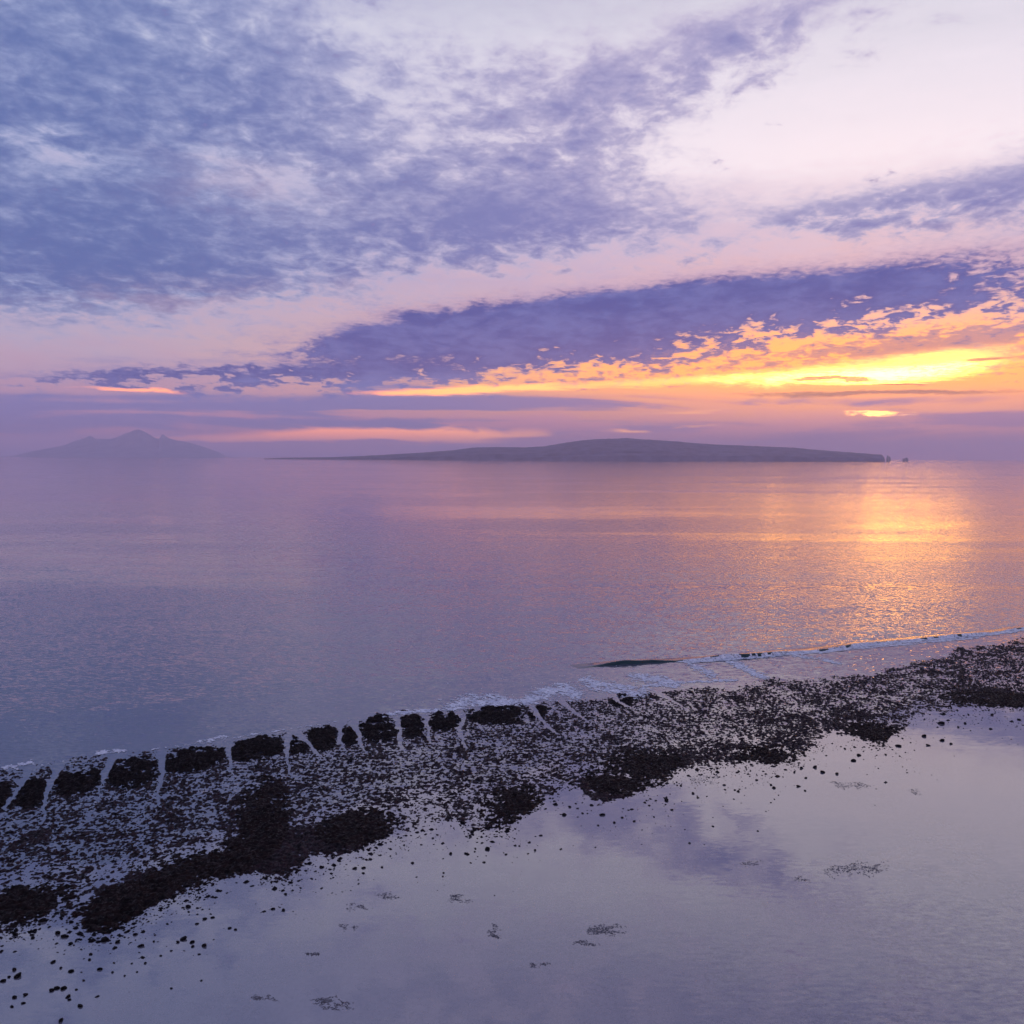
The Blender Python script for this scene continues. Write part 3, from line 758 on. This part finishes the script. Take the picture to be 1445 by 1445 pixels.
# loose rubble too small to pick apart
def rubble():
    verts = []; faces = []
    base = np.array([(1, 0, 0), (.5, .8, 0), (-.5, .85, 0), (-1, 0, 0), (-.5, -.8, 0), (.55, -.8, 0), (.35, .1, .7), (-.3, -.1, .75)])
    tri = [(0, 1, 6), (1, 2, 6), (2, 7, 6), (2, 3, 7), (3, 4, 7), (4, 5, 7), (5, 6, 7), (5, 0, 6)]
    n = 0; out = 0
    while out < 3400:
        px = random.uniform(-60, 1480)
        d = random.expovariate(1 / 20.0)
        dens = 1.0 if px < 300 else (.7 if px < 900 else .95)
        if random.random() > dens: continue
        py = float(interp(INNER, px)) - 6 + d
        if d > 110: continue
        p = G(px, py)
        if perlin(np.array([p.x / 9.0]), np.array([p.y / 9.0]), 64)[0] < random.uniform(-.55, .35) - 0.05: continue
        r = min(0.34, 0.05 + random.expovariate(1 / 0.06)) * (1.1 if d < 25 else .8)
        a = random.uniform(0, 6.28); c, s_ = math.cos(a), math.sin(a)
        b = base * (1 + rng.uniform(-.25, .25, base.shape))
        x = b[:, 0] * r * 1.3; y = b[:, 1] * r
        verts.append(np.stack([p.x + c * x - s_ * y, p.y + s_ * x + c * y, b[:, 2] * r * .9 - 0.02], -1))
        faces += [(q[0] + n, q[1] + n, q[2] + n) for q in tri]; n += 8; out += 1
    return np.concatenate(verts), np.array(faces)
rv, rf = rubble()
rub = mesh_np('rubble', rv, rf, M_rock, smooth_shade=False); rub['kind'] = 'stuff'
tag(rub, 'fine dark coral rubble strewn in the shallows along the reef', 'rubble')

# ------------------------------------------------------------------ drifting weed in the lagoon
WEEDS = [(1196, 1226, 36, 7, 90, 'branched dark weed raft in the right half of the lagoon'), (1056, 1219, 12, 2.5, 14, 'small weed scrap left of the branched weed raft'),
         (848, 1312, 22, 7, 60, 'weed raft below the centre of the lagoon'), (822, 1331, 14, 3, 16, 'thin weed scrap trailing from the central raft'),
         (642, 1268, 14, 7, 26, 'small weed tangle in the lagoon below the reef middle'), (697, 1312, 7, 12, 24, 'upright weed wisp left of the central raft'),
         (757, 1361, 10, 2.4, 12, 'little weed scrap low in the centre lagoon'), (542, 1265, 13, 4, 22, 'weed scrap off the left reef, upper one'), (500, 1279, 12, 3, 16, 'weed scrap off the left reef, lower one'),
         (462, 1414, 22, 10, 46, 'faint weed raft at the bottom of the lagoon left of centre'), (438, 1346, 10, 3, 14, 'faint weed scrap above the bottom raft'), (368, 1410, 16, 4, 16, 'faint weed streak left of the bottom raft'),
         (490, 1308, 14, 2.5, 12, 'thin weed line in the left lagoon'), (1192, 1107, 24, 6, 46, 'pale weed drift near the right rocks'), (1290, 1118, 8, 2.6, 10, 'weed scrap alone in the bright right lagoon'),
         (1128, 1240, 9, 2.4, 10, 'weed scrap just left of the branched raft, lower'), (985, 1100, 20, 4, 26, 'weed drift among the rocks right of centre')]
def weed(cx, cy, rx, ry, n, lab, seed):
    r = random.Random(seed); verts = []; faces = []; k = 0
    x, y = cx - rx * .6, cy
    for i in range(n * 6):
        if i % 16 == 0:
            x = cx + r.uniform(-1, 1) * rx; y = cy + r.uniform(-1, 1) * ry * .8; a = r.uniform(-.7, .7) + (0 if rx > ry else 1.4)
        a += r.uniform(-.3, .3)
        x += math.cos(a) * rx * .045; y += math.sin(a) * rx * .022
        p = G(x + r.gauss(0, 2.2), y + r.gauss(0, 1.0))
        q = r.uniform(.02, .085); m = r.randint(4, 6); th = r.uniform(0, 6.28); el_ = r.uniform(1.2, 2.6)
        ring = []
        for j in range(m):
            f = j / m * 2 * math.pi; rr = q * r.uniform(.6, 1.2)
            lx, ly = math.cos(f) * rr * el_, math.sin(f) * rr
            ring.append((p.x + lx * math.cos(th) - ly * math.sin(th), p.y + lx * math.sin(th) + ly * math.cos(th), 0.004))
        ring.append((p.x, p.y, 0.03 + q * .25))
        verts += ring; faces += [(k + j, k + (j + 1) % m, k + m) for j in range(m)]; k += m + 1
    v = np.array(verts); c = v.mean(axis=0); c[2] = 0
    o = mesh_np('weed_raft', v - c, np.array(faces), M_weed, smooth_shade=False); o.location = c
    tag(o, lab, 'seaweed', 'weed drifting in the lagoon'); o['kind'] = 'stuff'
for k, w in enumerate(WEEDS): weed(*w, 500 + k)

# ------------------------------------------------------------------ far land
def land(name, prof, dist, depth, mat, seed, rough, gull, rows=43, cols=700, front=0.25, power=0.62):
    P = np.array(prof, float)
    pxs = np.linspace(P[0, 0], P[-1, 0], cols)
    ypx = np.interp(pxs, P[:, 0], P[:, 1])
    base = np.array([(CAM_R @ Vector(((x - 722.5) / F, -(645.5 - 722.5 + (x - 722.5) * math.sin(ROLL)) / F, -1.0))) for x in pxs])
    X = np.array([pdir(x, 646).x / pdir(x, 646).y for x in pxs]) * dist
    top = np.array([CAM_H + dist * pdir(x, y).z / pdir(x, y).y for x, y in zip(pxs, ypx)]).clip(0)
    v = np.linspace(0, 1, rows)
    XX, VV = np.meshgrid(X, v)
    TT_ = np.tile(top, (rows, 1))
    YY = dist - depth * .5 + VV * depth
    shape = np.where(VV < .5, (np.clip(VV, 0, .5) * 2) ** power, np.clip(2 - 2 * VV, 0, 1) ** .7)
    shape = np.where(VV == 0, 0, front + (1 - front) * shape)
    shape[-1] = 0
    scale = top.max()
    Hh = TT_ * shape * (1 + gull * fbm(XX, YY * .6, depth * .22, 4, .6, seed) * (1 - np.abs(VV * 2 - 1) * .1) * np.minimum(1, np.abs(VV - .5) * 4 + .0))
    Hh += rough * np.abs(fbm(XX, YY, depth * .02, 3, .7, seed + 5)) * smooth(TT_, 0, scale * .2) * (shape > 0)
    Hh = np.where(VV == 0, -0.5, np.clip(Hh, -.5, None))
    XX = XX * (YY / dist)
    I = np.arange(rows * cols).reshape(rows, cols)
    f = np.stack([I[:-1, :-1], I[:-1, 1:], I[1:, 1:], I[1:, :-1]], -1).reshape(-1, 4)
    vv = np.stack([XX, YY, Hh], -1).reshape(-1, 3)
    return vv, f
ISL = [(372, 647.0), (400, 646.0), (470, 645.2), (520, 643.2), (560, 641), (600, 638.5), (640, 635.5), (665, 632), (700, 631), (740, 631.5), (768, 630), (785, 627), (800, 624.5), (822, 621.5), (845, 619.6), (870, 619), (885, 618.4), (905, 620),
       (940, 622), (975, 625), (1010, 627.5), (1060, 629.5), (1100, 631), (1128, 632.5), (1140, 634), (1180, 637), (1220, 640), (1238, 641.5), (1245, 642), (1248, 648.8)]
v, f = land('island', ISL, 16500, 3400, M_island, 31, 9, .16)
isl = mesh_np('island', v, f, M_island)
tag(isl, 'long low hazy island on the horizon, sloping to cliffs on the right', 'island')
# a nearer, lower shoulder in front of the ridge line
ISL2 = [(690, 648.5), (760, 644), (850, 640), (960, 638.5), (1080, 640), (1180, 642), (1247, 644), (1249, 648.8)]
v, f = land('headland', ISL2, 14900, 1000, M_cliff, 51, 7, .2, rows=21, cols=400, front=.5)
mesh_np('headland', v, f, M_island, isl)
VOL = [(-10, 648), (20, 643), (45, 637), (70, 632.5), (92, 628), (106, 622.5), (118, 619), (125, 616), (128, 614.5), (131, 616.5), (137, 620), (144, 619), (155, 620), (165, 617.5), (172, 614), (180, 611), (188, 608), (195, 606), (199, 607), (205, 609.5), (212, 613.5), (219, 618),
       (225, 619.5), (228, 614.5), (230, 612.5), (233, 615), (240, 619), (252, 622), (268, 625), (284, 629.5), (296, 633.5), (310, 639), (325, 647)]
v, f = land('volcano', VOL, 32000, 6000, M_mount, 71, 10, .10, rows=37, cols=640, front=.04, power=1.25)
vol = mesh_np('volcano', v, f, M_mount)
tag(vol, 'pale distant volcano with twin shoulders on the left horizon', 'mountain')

def stack(px, y0, y1, wpx, lab, seed, lobes):
    dist = 16000.0
    d = pdir(px, 646); x = d.x / d.y * dist
    hgt = CAM_H + dist * pdir(px, y0).z / pdir(px, y0).y
    rad = wpx * dist / F * .5
    verts = []; faces = []; k = 0; r = random.Random(seed)
    for lx, lh, lr in lobes:
        rings = 9; m = 14
        for i in range(rings):
            tt = i / (rings - 1); rr = rad * lr * (1 - .55 * tt ** 2.2) * (1 if i < rings - 1 else .35)
            for j in range(m):
                a = j / m * 6.2832; q = rr * r.uniform(.82, 1.15)
                verts.append((x + lx * rad + math.cos(a) * q, dist + math.sin(a) * q, -1 + (hgt * lh + 1) * tt))
        for i in range(rings - 1):
            for j in range(m):
                faces.append((k + i * m + j, k + i * m + (j + 1) % m, k + (i + 1) * m + (j + 1) % m, k + (i + 1) * m + j))
        top = len(verts); 
        q0 = k + (rings - 1) * m
        for j in range(0, m - 2, 2): faces.append((q0, q0 + j + 1, q0 + j + 2, q0 + min(j + 3, m - 1)))
        k += rings * m
    vv = np.array(verts); c = np.array([x, dist, 0.0])
    o = mesh_np('sea_stack', vv - c, np.array(faces), M_cliff); o.location = c
    tag(o, lab, 'sea stack', 'sea stacks off the island')
stack(1254, 642.5, 649, 7, 'taller sea stack close off the right end of the island', 5, [(-.35, 1.0, .6), (.4, .8, .55)])
stack(1278, 645.5, 649, 9, 'lower sea stack standing farther out to the right of the island', 6, [(-.5, .8, .5), (.25, 1.0, .6)])

# ------------------------------------------------------------------ haze: the evening air over the sea
def haze():
    zb, zt = -2.5, 930
    X0, X1 = -62000, 62000
    v = [(X0, -30000, zb), (X1, -30000, zb), (X1, 56000, zb), (X0, 56000, zb), (X0, -30000, zt), (X1, -30000, zt), (X1, 56000, zt), (X0, 56000, zt)]
    f = [(3, 2, 1, 0), (4, 5, 6, 7), (0, 1, 5, 4), (1, 2, 6, 5), (2, 3, 7, 6), (3, 0, 4, 7)]
    m = bpy.data.materials.new('evening_haze'); m.use_nodes = True
    N = NT(m.node_tree)
    p = N.new('ShaderNodeVolumePrincipled')
    p.inputs['Color'].default_value = (0.97, 0.82, 1.0, 1)
    p.inputs['Density'].default_value = 4.7e-5
    p.inputs['Anisotropy'].default_value = 0.5
    o = N.new('ShaderNodeOutputMaterial'); N.put(o.inputs['Volume'], p.outputs[0])
    ob = mesh_np('haze', v, f, m, smooth_shade=False); ob['kind'] = 'stuff'
    tag(ob, 'thin lilac evening haze over the sea', 'haze')
haze()
